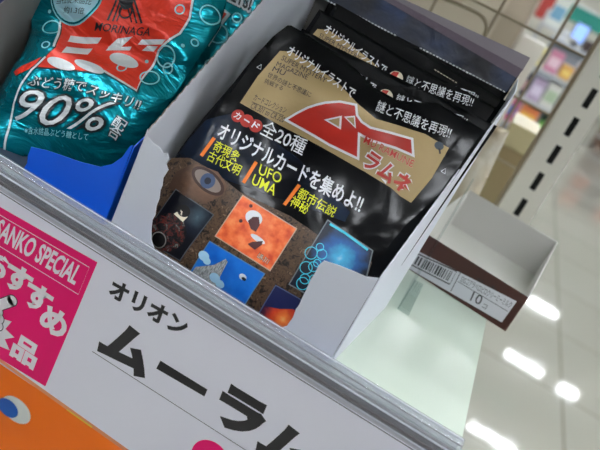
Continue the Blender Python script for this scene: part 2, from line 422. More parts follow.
def side_profile(zf):
    P = [(0.06,0.0),(0.06,zf)]; n = 46; rnd = random.Random(3)
    for i in range(1, n):
        t = i/n; y = t*9.5; z = zf+(14.4-zf)*t
        P.append((y+0.06, z+(0.09 if i % 2 else -0.09)*rnd.uniform(0.3, 1)))
    return P+[(9.7,14.5),(17,14.5),(17,0.0)]
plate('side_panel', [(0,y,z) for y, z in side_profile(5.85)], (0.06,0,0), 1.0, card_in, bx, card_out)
sp = side_profile(5.4)[:-3]
plate('side_panel', [(13.02+0.105*y+0.01*z,y,z) for y, z in sp+[(sp[-1][0],0.0)]], (0.06,0,0), 1.0, card_out, bx, card_out)
ye, ze = sp[-1]
plate('side_panel', [(13.02+0.105*ye,ye,0),(13.02+0.105*ye+0.01*ze,ye,ze),(14.15,9.7,14.5),(13.95,16.95,14.5),(13.85,16.95,0)], (0.06,0,0), 1.0, card_out, bx, card_out)
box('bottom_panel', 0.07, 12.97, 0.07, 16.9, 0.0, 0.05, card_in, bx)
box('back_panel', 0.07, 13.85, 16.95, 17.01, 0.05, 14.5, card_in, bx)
# ---------------------------------------------------------------- black pouches
FILM = (420, 0.12, 0.0006, 2.0, 0.3)
def film(name, rgb, rough=0.2, bump=(55, 0.3, 0.0025, 3.0, 0.6), **k):
    k.setdefault('spec', 0.3); return mat(name, rgb, rough, bump=bump, **k)
blackf = film('black film', (7,8,11), 0.13, spec=0.13, bump=(30, 0.22, 0.003, 2.0, 0.8))
purplef = film('dusky purple film', (88,76,88), 0.35)
greyf = film('grey seal film', (124,116,124), 0.4)
nebula = film('nebula print', (30,40,70), 0.3); noise_colour(nebula, [(0.38,(10,10,22)),(0.56,(22,34,60)),(0.78,(46,66,104))], 0.35)
gold = film('gold print', (158,136,94), 0.32, metal=0.2)
redp = film('red print', (170,30,16), 0.3)
whitep = film('white film print', (226,228,234), 0.3)
creamp = film('cream film print', (222,214,190), 0.3)
yellowp = film('yellow film print', (222,228,30), 0.3)
orangep = film('orange film print', (236,120,24), 0.3)
navyp = film('navy ink film', (24,26,40), 0.3)
rock = film('rock print', (90,70,52), 0.32); noise_colour(rock, [(0.36,(22,16,14)),(0.5,(92,70,52)),(0.6,(58,42,32)),(0.72,(140,116,92))], 3.2, 6, 1.2)
navyglow = film('dark navy print', (14,22,36), 0.13, spec=0.13, bump=(30, 0.22, 0.003, 2.0, 0.8)); noise_colour(navyglow, [(0.4,(8,10,16)),(0.7,(20,36,58))], 0.25)
def W(p): return p
def black_pouch_art(S, root, circle):
    a = Art(S)
    a.poly([(-0.877,4.120), (-0.848,5.568), (-0.650,6.870), (0.508,8.038), (4.711,7.730), (8.245,6.916), (8.318,6.362), (5.992,5.840), (2.899,5.023)], navyglow, 0.008)
    a.poly([(0.427,0.344), (-0.773,1.829), (-1.169,3.316), (-1.054,4.263), (-0.143,4.772), (1.427,4.876), (3.105,4.730), (5.882,5.110), (6.975,5.103), (7.828,5.072), (10.506,5.448), (11.036,3.574), (10.234,1.286), (9.177,-0.344), (6.749,-0.803), (3.685,-0.878), (1.160,-0.731)], rock, 0.010)
    a.build('rock_print', root)
    # gold panel
    a = Art(S)
    gp = [(0.402,8.544), (0.356,10.236), (0.570,11.949), (1.153,12.217), (2.325,12.176), (4.184,11.989), (5.633,11.611), (6.779,11.483), (7.943,11.871), (9.182,12.240), (10.555,12.283), (10.673,10.565), (10.496,8.942), (9.860,8.932), (9.273,9.023), (7.757,8.997), (5.762,8.874), (3.134,8.690)]
    a.poly(gp, gold, 0.014)
    a.txt('SUPER MYSTERY', (0.894,11.572), (3.627,11.647), (0.869,11.840), ink2, 0.03)
    a.txt('MAGAZINE', (0.852,11.171), (2.726,11.328), (0.803,11.426), ink2, 0.03)
    a.txt('MU', (0.826,10.841), (1.528,10.935), (0.799,11.109), ink2, 0.03)
    a.txt('世界の謎と不思議に', (0.788,10.438), (3.410,10.608), (0.745,10.729), ink2, 0.03)
    a.txt('挑戦する', (0.840,10.090), (1.897,10.218), (0.790,10.344), ink2, 0.03)
    a.txt('カードコレクション', (0.883,9.035), (2.725,9.292), (0.829,9.382), ink2, 0.03)
    a.line([(0.902,8.919), (2.738,9.180)], 0.03, ink2, 0.03)
    a.txt('CR.301 to CR.320', (1.000,8.600), (2.898,8.852), (0.976,8.903), ink2, 0.03)
    a.disc((10.088,12.106), 0.24, mat('slate print', (40,56,72), 0.4), 0.03, 0.2); a.line([(10.116,12.064), (10.348,11.793)], 0.09, ink2, 0.03)
    a.build('gold_panel', root)
    # title
    a = Art(S)
    L1 = [(3.037,9.112), (3.323,9.623), (3.638,10.086), (3.956,10.439), (4.294,10.754), (4.860,11.164), (5.565,11.444), (5.880,11.055), (6.273,10.905), (6.803,10.906), (7.756,11.252), (8.775,11.593), (9.200,11.030), (8.356,10.877), (7.071,10.496), (6.389,10.456), (7.016,9.405), (5.547,9.204)]
    a.poly(grow(L1, 0.12), whitep, 0.022); a.poly(L1, redp, 0.030)
    for t in ([(4.650,10.032), (5.301,10.675), (5.633,10.075)], [(5.411,10.688), (5.839,11.028), (6.227,10.524)]):
        a.poly(t, whitep, 0.036); cx = sum(p[0] for p in t)/3; cy = sum(p[1] for p in t)/3
        a.poly([(cx+(p[0]-cx)*0.66, cy+(p[1]-cy)*0.66) for p in t], gold, 0.040)
    a.txt('MU RAMUNE', (6.889,10.143), (9.584,10.439), (6.826,10.510), redp, 0.05, bold=0.01, outline=0.015, om=creamp, ow=0.044)
    a.txt('ラムネ', (7.399,9.182), (10.063,9.069), (7.381,10.113), redp, 0.042, bold=0.035, outline=0.06, om=whitep, ow=0.034)
    a.build('title_logo', root)
    # words
    a = Art(S)
    a.txt('オリジナルイラストで', (0.938,11.972), (5.245,11.660), (0.889,12.507), whitep, 0.025, bold=0.015)
    a.txt('謎と不思議を再現!!', (6.519,11.789), (10.310,12.664), (6.372,12.374), whitep, 0.025, bold=0.005)
    for c, ch in (((0.723,7.918),'カ'), ((1.271,7.950),'ー'), ((1.808,7.984),'ド')):
        a.disc(c, 0.34, redp, 0.02)
        if ch == 'ー': a.line([(c[0]-0.17,c[1]),(c[0]+0.17,c[1])], 0.07, whitep, 0.028)
        else: glyph(a, ch, c, 0.36, whitep, w=0.028, bold=0.02)
    a.txt('全20種', (2.177,7.723), (4.685,7.952), (2.027,8.566), whitep, 0.025, bold=0.006)
    a.txt('オリジナルカードを集めよ!!', (0.419,6.357), (8.670,7.077), (0.200,7.288), whitep, 0.025, bold=0.018)
    a.txt('奇現象', (0.614,5.729), (2.118,5.868), (0.528,6.298), yellowp, 0.025, bold=0.006)
    a.txt('古代文明', (0.654,5.135), (2.548,5.346), (0.568,5.702), yellowp, 0.025, bold=0.006)
    a.txt('UFO', (3.324,5.988), (4.539,6.175), (3.154,6.495), yellowp, 0.025, bold=0.006)
    a.txt('UMA', (3.328,5.371), (4.633,5.505), (3.199,5.904), yellowp, 0.025, bold=0.006)
    a.txt('都市伝説', (5.595,6.065), (7.719,6.200), (5.521,6.620), yellowp, 0.025, bold=0.006)
    a.txt('神秘', (5.526,5.540), (6.526,5.587), (5.452,6.095), yellowp, 0.025, bold=0.006)
    for q in ([(0.248,6.317), (0.450,6.314), (0.424,5.179), (0.223,5.181)], [(2.815,6.455), (2.999,6.454), (3.079,5.204), (2.894,5.205)], [(5.308,6.665), (5.493,6.662), (5.428,5.416), (5.243,5.418)]): a.poly(q, orangep, 0.025)
    for c in ((10.975,11.180), (0.164,10.692)): a.line([(c[0]-0.12,c[1]-0.1),(c[0]+0.12,c[1]-0.1),(c[0],c[1]+0.14),(c[0]-0.12,c[1]-0.1)], 0.03, whitep, 0.025)
    a.build('printed_words', root)
    if circle:
        a = Art(S); c = (5.890,11.848)
        a.disc(c, 0.42, creamp, 0.02); a.poly([(c[0]-0.38,c[1]-0.1),(c[0]-0.3,c[1]+0.27),(c[0],c[1]+0.38),(c[0]+0.05,c[1]-0.36),(c[0]-0.2,c[1]-0.34)], redp, 0.028)
        a.build('ramune_tablet_print', root)
    # pictures
    a = Art(S); q = [(0.239,3.020), (2.619,3.022), (2.405,0.197), (0.118,0.038)]
    a.poly(grow(q, 0.05), mat('picture rim', (70,80,90), 0.3), 0.016)
    m = film('night rider print', (14,18,30), 0.28); g = (2.023,2.517)
    radial_colour(m, g, 1.5, [(0.0,(96,120,124)),(0.3,(50,68,80)),(0.62,(16,24,40)),(0.95,(8,10,20))], 0.18, 2.2)
    a.poly(q, m, 0.020)
    dark = film('rider black', (16,14,16), 0.3); fl = film('rider flecks', (110,40,30), 0.3); noise_colour(fl, [(0.36,(12,12,14)),(0.48,(30,30,34)),(0.54,(104,40,30)),(0.6,(26,28,32)),(0.7,(120,124,118))], 3.6, 4, 1.0)
    a.poly([(0.082,1.165), (0.492,1.773), (0.978,2.020), (1.566,1.915), (1.978,1.583), (2.150,1.038), (1.845,0.307), (1.129,-0.031), (0.568,0.199), (0.167,0.671)], fl, 0.026)
    a.disc((1.238,2.371), 0.36, dark, 0.03, 0.3); a.poly([(0.889,1.963), (1.077,2.328), (1.590,2.235), (1.523,1.887)], creamp, 0.030)
    a.disc((0.951,0.440), 0.5, dark, 0.030, 0.42); a.ring((0.951,0.440), 0.42, 0.06, mat('wheel grey', (120,120,116), 0.3), 0.034)
    a.build('rider_picture', root)
    a = Art(S); q = [(3.348,4.646), (6.503,4.735), (6.564,2.341), (3.351,2.237)]
    m = film('red planet print', (236,100,52), 0.3); noise_colour(m, [(0.3,(214,74,38)),(0.5,(240,112,60)),(0.7,(250,150,90))], 2.0, 5)
    a.poly(grow(q, 0.05), mat('picture rim light', (200,170,150), 0.3), 0.016); a.poly(q, m, 0.020)
    dk = film('maroon print', (70,22,26), 0.3)
    a.disc((4.440,4.036), 0.44, whitep, 0.026, 0.36); a.poly([(4.279,3.746), (4.370,4.050), (4.617,4.215), (4.887,3.912), (4.922,3.513), (4.631,3.498)], dk, 0.030)
    a.disc((5.203,3.280), 0.42, whitep, 0.026, 0.13); a.poly([(4.933,2.799), (5.041,2.991), (5.465,3.335), (5.537,3.143), (5.389,2.746), (5.141,2.759)], dk, 0.030)
    for c in ((3.989,3.553), (3.970,4.451)): a.disc(c, 0.09, dk, 0.03)
    a.txt('UR-311', (5.667,2.514), (6.274,2.503), (5.679,2.760), creamp, 0.03, outline=0.06, om=dk, ow=0.026)
    a.build('red_planet_picture', root)
    a = Art(S); q = [(3.257,1.820), (6.426,2.013), (6.409,0.048), (3.195,-0.355)]
    m = film('blue sky print', (26,104,196), 0.3); noise_colour(m, [(0.3,(10,80,180)),(0.6,(30,120,214)),(0.8,(90,170,230))], 0.5)
    a.poly(grow(q, 0.05), mat('picture rim blue', (80,130,180), 0.3), 0.016); a.poly(q, m, 0.020)
    gr = film('pyramid grey print', (168,170,172), 0.3); noise_colour(gr, [(0.4,(120,122,124)),(0.6,(190,192,192))], 5, 4, stretch=(4,1,1))
    a.poly([(3.195,-0.355), (3.307,0.370), (4.061,0.980), (4.425,1.571), (4.593,1.504), (4.634,0.764), (4.710,0.105), (5.035,-0.037), (4.197,-0.234)], gr, 0.026)
    cl = film('cloud print', (170,214,240), 0.3)
    for c, r_ in (((3.378,1.067),0.3), ((3.644,0.944),0.22), ((4.443,0.462),0.3), ((4.819,0.354),0.25)): a.disc(c, r_, cl, 0.030, r_*0.8)
    a.disc((5.636,1.308), 0.2, whitep, 0.030, 0.15); a.disc((5.732,1.254), 0.13, navyp, 0.034, 0.08)
    a.build('pyramid_picture', root)
    a = Art(S); q = [(7.599,5.938), (10.211,5.898), (11.406,2.645), (7.778,2.324)]
    m = film('blue glow print', (20,90,150), 0.3); g = (9.146,4.770)
    radial_colour(m, g, 2.3, [(0.1,(190,240,250)),(0.3,(60,180,226)),(0.55,(16,90,160)),(0.85,(8,20,40))], 0.22, 2.0)
    a.poly(grow(q, 0.06), mat('picture rim grey', (110,120,126), 0.3), 0.016); a.poly(q, m, 0.020)
    cy = film('cyan beam print', (70,214,240), 0.3)
    a.line([(7.764,5.869), (8.622,5.906), (10.022,5.830)], 0.12, cy, 0.028)
    for k in range(9):
        c = lerp2((7.996,4.649), (8.425,2.696), k/8); c = (c[0]+0.3*math.sin(k*2.3), c[1]); a.ring(c, 0.2+0.06*(k % 3), 0.04, cy, 0.028)
    a.build('blue_glow_picture', root)
    a = Art(S); q = [(7.251,1.855), (9.837,2.068), (9.920,0.124), (7.297,-0.129)]
    m = film('space dusk print', (28,34,78), 0.3)
    a.poly(grow(q, 0.05), mat('picture rim blue2', (70,90,130), 0.3), 0.016); a.poly(q, m, 0.020)
    m = film('fireball print', (230,110,40), 0.3); g = (8.451,0.661)
    radial_colour(m, g, 1.5, [(0.05,(255,210,130)),(0.3,(244,130,60)),(0.6,(200,60,34)),(0.9,(60,24,50))], 0.2, 2.2)
    a.poly([(7.329,0.728), (8.036,1.028), (8.577,1.394), (9.702,1.396), (9.920,0.124), (7.297,-0.129)], m, 0.028)
    a.build('fireball_picture', root)
    a = Art(S)
    skin = film('skin print', (150,112,84), 0.3); c = (1.388,4.301)
    a.poly([(-0.214,2.873), (-0.354,3.779), (0.249,4.699), (1.561,4.960), (2.418,4.648), (2.454,4.063), (1.945,3.254), (0.903,3.011)], radial_colour(skin, c, 2.2, [(0.1,(136,106,84)),(0.45,(112,82,62)),(0.85,(70,50,38))], 0.2), 0.016)
    lid = film('lid print', (62,40,32), 0.3)
    a.disc(c, 1.05, lid, 0.022, 0.52, -0.1)
    a.disc(c, 0.85, film('eye white print', (132,118,110), 0.3), 0.026, 0.38, -0.1)
    a.disc(c, 0.4, film('iris print', (62,80,112), 0.3), 0.030); a.disc(c, 0.18, navyp, 0.034)
    a.build('eye_picture', root)
ink2 = film('dark ink film', (36,34,44), 0.3)
def black_pouch(wave, top, label, loc=(0,0,0), low=-0.3, art=None):
    S = Sheet(BLACK.o, 24, -3.0, black_bulge(wave))
    root = thing('sweet_pouch', label, 'pouch', (0,0,0), 'black sweet pouches in the white box')
    pillow('pouch_body', S, [(11.1,low),(11.2,low+0.15),(11.5,5)]+top+(BLACK_LEFT[1:-1] if wave else [])+[(0,low+0.15),(0.15,low)], blackf, root)
    if art:
        for ch in list(art.children):
            if ch.name.split('.')[0] in ('printed_words','gold_panel','title_logo','ramune_tablet_print','rock_print'):
                c = ch.copy(); C.objects.link(c); c.parent = root
    else: black_pouch_art(S, root, not wave)
    root.location = [x*CM for x in loc]
    return root, S
black_pouch(True, [(11.65,13.95),(8.8,13.9),(7.9,13.35),(7.1,12.9),(5.8,12.8),(4.6,13.1),(3,13.4),(0.3,13.4)], 'frontmost black sweet pouch with the red logo on gold and five pictures in view')
b2, _ = black_pouch(False, [(11.65,13.65),(5.3,13.05),(2,12.75),(0,12.7)], 'black sweet pouch second from the front, its round red and cream print in view', (0.35,2.35,0.45), -0.8)
black_pouch(False, [(11.65,13.4),(7,13.1),(0,13.0)], 'black sweet pouch third from the front, white heading fully readable above the others', (0.05,4.8,1.2), -1.5, b2)
b4, S4 = black_pouch(False, [(11.65,13.7),(0,13.5)], 'black sweet pouch fourth from the front with one short dotted line near its top', (0.1,7.2,1.2), -1.5, b2)
a = Art(S4)
for k in range(8): a.line([(7.2+k*0.2,13.1),(7.32+k*0.2,13.1)], 0.05, creamp, 0.02)
a.build('dotted_line', b4)
S5 = Sheet((1.75,10.3,0.25), 24, -3.0, black_bulge(False))
b5 = thing('sweet_pouch', 'rearmost black sweet pouch, tallest, with grey purple top seal and starry blue band', 'pouch', (0,0,0), 'black sweet pouches in the white box')
T5 = [(11.300,17.750), (2.694,16.878), (-1.499,16.444)]; G5 = [(11.347,16.885), (2.013,16.543), (-1.848,16.157)]; P5 = [(11.261,16.236), (1.941,16.191), (-2.180,15.958)]; E5 = [(11.257,15.117), (10.136,15.088), (2.033,14.555), (-2.137,14.267)]
pillow('pouch_body', S5, [(0.1,-0.3),(11.55,-0.3)]+T5, blackf, b5)
a = Art(S5)
a.poly(P5[:1]+E5+P5[:0:-1], nebula, 0.012); a.poly(G5[:1]+P5+G5[:0:-1], purplef, 0.014); a.poly(T5[:1]+G5+T5[:0:-1], greyf, 0.016)
for k in range(58):
    t_ = k/58
    if not (0.42 < t_ < 0.55):
        p = lerp2(E5[3], E5[0], t_); q = lerp2(E5[3], E5[0], t_+0.011); a.line([p, q], 0.07, whitep, 0.025)
a.build('top_seal', b5)
# ---------------------------------------------------------------- blue box and teal pouches
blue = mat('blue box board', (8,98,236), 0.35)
blue_d = mat('blue inner board shade', (40,48,66), 0.6)  # darkened board paints in the shade inside the blue box
bb = thing('display_box', 'blue display box at left holding the teal pouches', 'display box', (0,0,0))
fp = [(-5.6,0)]+[(-5.540,0.020), (-5.700,0.290), (-5.600,0.770), (-5.690,1.200), (-5.670,1.690), (-4.870,1.960), (-3.990,2.160), (-2.820,2.410), (-1.710,2.750), (-1.170,3.230), (-0.800,3.840), (-0.620,4.570), (-0.5,4.7)]+[(-0.42,0)]
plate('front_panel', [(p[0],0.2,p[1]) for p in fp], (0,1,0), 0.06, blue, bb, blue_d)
plate('front_panel', [(p[0],0.2,p[1]) for p in [(-11.3,0),(-11.3,5),(-10.6,4.4),(-10.2,1.0),(-9.6,0.0)]], (0,1,0), 0.06, blue, bb, blue_d)
plate('side_panel', [(-0.42,y,z) for y, z in [(0.27,0),(0.27,4.6),(6,8),(14,8),(14,0)]], (-0.06,0,0), 1.0, blue, bb, blue_d)
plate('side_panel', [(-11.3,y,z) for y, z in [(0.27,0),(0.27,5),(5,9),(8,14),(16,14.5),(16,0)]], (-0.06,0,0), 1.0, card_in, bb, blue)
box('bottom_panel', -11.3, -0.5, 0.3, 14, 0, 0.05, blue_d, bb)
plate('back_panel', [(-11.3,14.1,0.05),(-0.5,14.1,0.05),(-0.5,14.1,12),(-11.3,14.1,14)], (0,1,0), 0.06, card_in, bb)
TB = (26, 0.7, 0.007, 4.0, 1.2, (1,1,2.2))
def foil(name, rgb, rough=0.26, metal=0.45): return mat(name, rgb, rough, metal, bump=TB)
teal = foil('teal foil', (0,150,168), 0.2, 0.7)
tred = foil('red foil print', (222,52,30), 0.3, 0.15)
twhite = foil('white foil print', (222,228,232), 0.3, 0.1)
tring = foil('bubble print', (150,214,224), 0.3, 0.1)
tink = foil('black foil print', (16,26,34), 0.3, 0.1)
tbadge = foil('badge print', (160,204,218), 0.3, 0.1)
tp = thing('candy_pouch', 'front teal foil pouch with red panel and large white 90%', 'pouch', (0,0,0), 'teal foil pouches in the blue box')
pillow('pouch_body', TEAL, TEAL_OUT, teal, tp, 0.2)
S = TEAL
a = Art(S, 0.2, 2.0)
rp = [(0.805,8.547), (0.993,7.482), (2.144,5.861), (2.049,4.935), (1.958,4.447), (3.217,4.924), (4.248,5.456), (5.138,6.077), (7.335,6.074), (6.960,7.331), (6.888,8.589), (7.374,9.993), (7.346,11.000), (6.977,12.047), (6.172,13.773), (-0.187,10.158)]
a.poly(grow(rp, 0.08), tink, 0.012); a.poly(rp, tred, 0.02)
a.poly([(0.805,3.577), (1.037,4.075), (1.825,5.029), (1.738,4.539), (1.552,4.034), (1.146,3.424)], tred, 0.02)
a.build('red_panel', tp)
a = Art(S, 0.2, 2.0)
a.line([(-0.178,9.846), (0.684,8.500), (0.975,7.283), (2.009,5.855)], 0.12, twhite, 0.03)
a.line([(2.053,5.130), (1.757,4.143), (1.802,3.199), (1.922,2.030), (2.367,0.749), (2.610,-0.273)], 0.12, twhite, 0.03)
a.line([(5.094,6.129), (7.335,6.074), (6.960,7.331), (6.903,8.697), (7.455,10.058), (7.382,11.152), (7.025,12.075), (6.172,13.773)], 0.12, twhite, 0.03)
for c, r_ in (((0.746,6.884),0.5), ((1.543,5.732),0.25), ((7.398,8.617),0.55), ((7.752,8.156),0.3), ((6.665,11.257),0.3), ((8.309,10.132),0.22), ((5.760,6.808),0.28), ((8.186,11.904),0.55), ((7.310,7.152),0.5)): a.ring(c, r_, 0.08, tring, 0.03)
for c in ((0.077,7.627), (6.527,7.904), (7.936,9.581)): a.disc(c, 0.1, tring, 0.03)
for c, r_, q in (((3.084,5.191),0.85,0.3), ((4.353,5.913),0.85,0.3), ((5.505,7.253),0.85,0.4)): a.disc(c, r_, twhite, 0.034, q, 0.15)
a.build('printed_bubbles', tp)
a = Art(S, 0.2, 2.0)
c = (1.175,8.972); a.disc(c, 1.52, tring, 0.034); a.ring(c, 1.45, 0.1, teal, 0.05); a.disc(c, 1.3, tbadge, 0.04)
a.txt('当社従来品比', (0.347,8.116), (2.279,8.935), (0.240,8.496), tink, 0.05); a.txt('約1.3倍', (0.949,7.888), (2.190,8.317), (0.890,8.214), tink, 0.05)
a.build('round_badge', tp)
a = Art(S, 0.2, 2.0)
a.txt('MORINAGA', (3.146,7.853), (6.113,9.080), (3.077,8.295), tink, 0.06, bold=0.006)
for p, q, t in (((3.555,8.697),(3.222,10.325),0.12), ((3.816,8.795),(3.450,10.302),0.1), ((4.001,8.911),(3.737,10.183),0.08), ((5.351,9.471),(3.999,10.632),0.12), ((5.079,9.349),(3.914,10.453),0.1), ((4.782,9.270),(3.966,10.041),0.08)): a.line([p, q], t, tink, 0.04)
a.ring((4.143,9.638), 0.42, 0.1, tink, 0.04); a.disc((3.936,10.088), 0.4, tink, 0.04); a.line([(3.344,10.132), (4.068,10.531)], 0.35, tink, 0.04)
a.build('emblem', tp)
a = Art(S, 0.2, 2.0)
for q in ([(2.154,6.605), (1.920,7.045), (3.665,7.765), (3.591,7.390)], [(2.639,5.777), (2.457,6.274), (3.520,7.001), (3.636,6.511)], [(4.249,7.461), (4.523,8.145), (5.208,8.652), (4.901,7.817)], [(4.249,7.259), (4.300,7.488), (5.404,8.173), (5.414,7.933)], [(5.654,8.427), (5.748,8.752), (7.025,9.349), (6.941,9.025)], [(5.997,8.268), (6.202,8.641), (6.768,8.842), (6.650,8.533)]): a.poly(q, twhite, 0.03)
for s_, bl, br, tl in (('ぶどう糖で', (2.175,3.268), (5.224,4.474), (1.904,3.874)), ('スッキリ!!', (5.302,4.455), (8.038,5.206), (5.105,5.047))):
    a.txt(s_, bl, br, tl, twhite, 0.045, bold=0.004, outline=0.06, om=tink, ow=0.036, shear=0.2)
a.txt('90', (2.392,1.329), (5.312,2.369), (1.827,2.959), twhite, 0.045, bold=0.0, outline=0.045, om=tink, ow=0.036, shear=0.35)
a.txt('%', (5.240,2.386), (7.348,3.311), (4.744,3.936), twhite, 0.045, bold=0.0, outline=0.045, om=tink, ow=0.036, shear=0.25)
for ch, p in (('配', (7.629,4.051)), ('合', (7.648,3.509))): glyph(a, ch, p, 0.62, twhite, w=0.045, bold=0.01, outline=0.05, om=tink, ow=0.036)
a.txt('※含水結晶ぶどう糖として', (3.208,1.016), (6.535,2.425), (3.103,1.360), tring, 0.04)
a.build('printed_words', tp)
# second teal pouch
T2O = [(7.906,2.109), (8.583,4.815), (8.374,7.482), (8.931,11.164), (9.311,14.043), (9.333,16.371), (2.675,13.407), (3.655,6.258), (4.752,2.442)]
def t2b(u, v, side):
    d = max(0, seg_dist(T2O, u, v)); return (0.55 if side > 0 else -0.5)*(1-math.exp(-d/0.8))
T2S = Sheet((-10.5,6.2,0.1), 30, 0, t2b)
t2 = thing('candy_pouch', 'teal foil pouch behind the front one with white bubble rings, against the white box', 'pouch', (0,0,0), 'teal foil pouches in the blue box')
pillow('pouch_body', T2S, T2O, teal, t2, 0.5)
a = Art(T2S, 0.3, 2.0)
a.poly([(5.982,10.621), (6.811,11.857), (7.636,11.715), (7.561,10.912), (7.590,9.267)], twhite, 0.02); a.poly([(5.910,10.733), (6.865,11.658), (7.421,11.592), (7.364,10.876), (7.341,9.426)], tred, 0.03)
for c, r_ in (((7.612,10.259),0.62), ((8.064,11.731),0.32), ((8.151,8.393),0.28)): a.ring(c, r_, 0.09, tring, 0.03)
a.txt('TABLETS!', (5.473,12.330), (8.461,12.490), (5.253,13.136), tink, 0.04, bold=0.03, outline=0.12, om=twhite, ow=0.03)
a.build('printed_bubbles', t2)
# dark blue item, far left
box_t = thing('carton', 'dark blue carton edge at the far left corner beyond the grey panel', 'carton', (-24.5,20,0))
box('carton_body', -3, 3, -3, 3, 0.0, 4.2, mat('navy carton', (26,34,96), 0.4), box_t, 0.1)
a = Art(Wall(-3.0), None); a.line([(-2.6,0.6),(2.6,0.6)], 0.3, pwhite, 0.02); a.build('white_band', box_t)
# ---------------------------------------------------------------- clear divider
dv = thing('shelf_divider', 'clear plastic divider standing on the shelf right of the white box', 'divider', (0,0,0))
dv_clear = clear('clear divider plastic', (244,247,247), 0.04, 1.45)
plate('divider_fin', [(14.7,10,0.1),(14.7,15.6,0.1),(14.7,15.6,8.0),(14.7,13.0,6.0),(14.7,10,3.0)], (0.1,0,0), 1.0, dv_clear, dv)
plate('divider_foot', [(14.7,10,0.0),(15.5,10,0.0),(15.5,15.6,0.0),(14.7,15.6,0.0)], (0,0,0.08), 1.0, dv_clear, dv)
# ---------------------------------------------------------------- empty tray with brown label
ang = -math.radians(7.5)
et = thing('carton_tray', 'empty white carton tray with a brown label front and barcode', 'tray', (13.42,17.1,0)); et.rotation_euler = (0,0,ang)
tray_w = mat('tray board', (206,206,200), 0.55); tray_g = mat('tray grey board', (206,204,200), 0.6)
TW, TD, TH = 8.35, 14.6, 3.0
brown = mat('brown print', (66,30,22), 0.4)
box('front_panel', 0, TW, -0.08, 0.0, 0, 2.85, brown, et)
plate('side_panel', [(0,0,0),(0,TD,0),(0,TD,3.5),(0,0.8,3.4),(0,0,2.85)], (0.08,0,0), 1.0, tray_w, et)
plate('side_panel', [(TW,0,0),(TW,TD,0),(TW,TD,3.5),(TW,0.8,3.4),(TW,0,2.85)], (-0.08,0,0), 1.0, tray_g, et)
box('back_panel', 0.08, TW-0.08, TD-0.08, TD, 0, 3.5, tray_g, et)
box('bottom_panel', 0.08, TW-0.08, 0.0, TD-0.08, 0, 0.06, tray_w, et)
a = Art(Wall(-0.08), None)
a.poly([(0.253,1.440), (7.879,2.210), (7.834,0.406), (0.156,0.012)], mat('sticker', (216,216,222), 0.4), 0.01)
a.line([(3.833,1.990), (3.953,0.296)], 0.05, ink, 0.02)
a.line([(3.994,1.176), (7.761,1.288)], 0.04, ink, 0.02)
bq = [(0.663,1.289), (3.588,1.740), (3.650,0.684), (0.693,0.373)]
a.line(bq+[bq[0]], 0.09, ink, 0.02)
rnd = random.Random(5)
t = 0.06
while t < 0.93:
    w_ = rnd.choice((0.02,0.03,0.045)); p = lerp2(lerp2(bq[0],bq[1],t), lerp2(bq[3],bq[2],t), 0.14); p2 = lerp2(lerp2(bq[0],bq[1],t+w_), lerp2(bq[3],bq[2],t+w_), 0.14)
    q = lerp2(lerp2(bq[0],bq[1],t), lerp2(bq[3],bq[2],t), 0.86); q2 = lerp2(lerp2(bq[0],bq[1],t+w_), lerp2(bq[3],bq[2],t+w_), 0.86)
    a.poly([q, q2, p2, p], ink, 0.02); t += w_+rnd.choice((0.022,0.035))
a.txt('S3Gコアラペロピロクリーミーミルク', (4.106,1.253), (7.760,1.540), (4.063,1.728), ink, 0.02)
a.txt('標準・上乗せ', (4.955,1.921), (6.475,2.056), (4.960,2.175), ink, 0.02)
a.txt('10', (5.329,0.492), (6.052,0.578), (5.231,1.188), ink, 0.02)
a.txt('コ', (6.232,0.535), (6.519,0.569), (6.199,0.852), ink, 0.02)
a.build('barcode_sticker', et)
# packet added to stand in for wrapped items reflected in the divider
pk = thing('reflection_packet', 'small cream and brown packet standing in for a reflection of wrapped items, behind the divider', 'packet', (14.6,31.9,0.0))
pf = mat('packet film', (206,190,160), 0.25, bump=(60,0.5,0.004)); noise_colour(pf, [(0.3,(120,84,56)),(0.45,(210,196,170)),(0.6,(226,220,206)),(0.75,(214,130,100))], 18, 3, 0.8, 'Object')
PS = Sheet((-1.6,0,0), 8, 6, lambda u, v, s: s*0.45*(1-math.exp(-max(0, seg_dist([(0,0),(3.6,0),(3.6,9),(0,9)], u, v))/0.5)))
pillow('packet_body', PS, [(0,0.3),(3.6,0.0),(3.6,9),(0,9)], pf, pk, 0.5)
# ---------------------------------------------------------------- mesh and slotted post
wire_m = mat('chrome brown wire', (150,136,116), 0.35, 0.5)
mesh = thing('wire_mesh_panel', 'wire mesh back panel behind the sweets, seen at upper right', 'mesh panel', (0,41,0))
for k in range(-8, 3):
    x = 9.5+5.65*(k-1)
    if x < 18: tube('wire', [(x,0,-27),(x,0,45)], 0.13, wire_m, mesh)
for z in (-12.4,-6.5,-0.6,5.25,11.1,17.0,22.9,28.8): tube('wire', [(-45,0.26,z),(18.4,0.26,z)], 0.13, wire_m, mesh)
tube('frame_rod', [(18.42,0,-27),(18.42,0,45)], 0.2, wire_m, mesh)
post_m = mat('post enamel', (228,224,214), 0.35); slot_m = mat('slot shade', (12,12,12), 0.6)
po = thing('shelf_post', 'off-white slotted upright post of the shelving at right', 'post', (0,0,0))
bm = bmesh.new()
zs = [2.2+2.96*k for k in range(-10, 14)]
box_bm(18.75, 20.25, 41, 41.2, FZ, 46, bm); box_bm(20.85, 22.0, 41, 41.2, FZ, 46, bm)
prev = FZ
for z in zs: box_bm(20.25, 20.85, 41, 41.2, prev, z-0.95, bm); prev = z+0.95
box_bm(20.25, 20.85, 41, 41.2, prev, 46, bm)
box_bm(18.75, 18.9, 41.2, 44, FZ, 46, bm); box_bm(21.85, 22.0, 41.2, 44, FZ, 46, bm); link('post_face', bm, post_m, po)
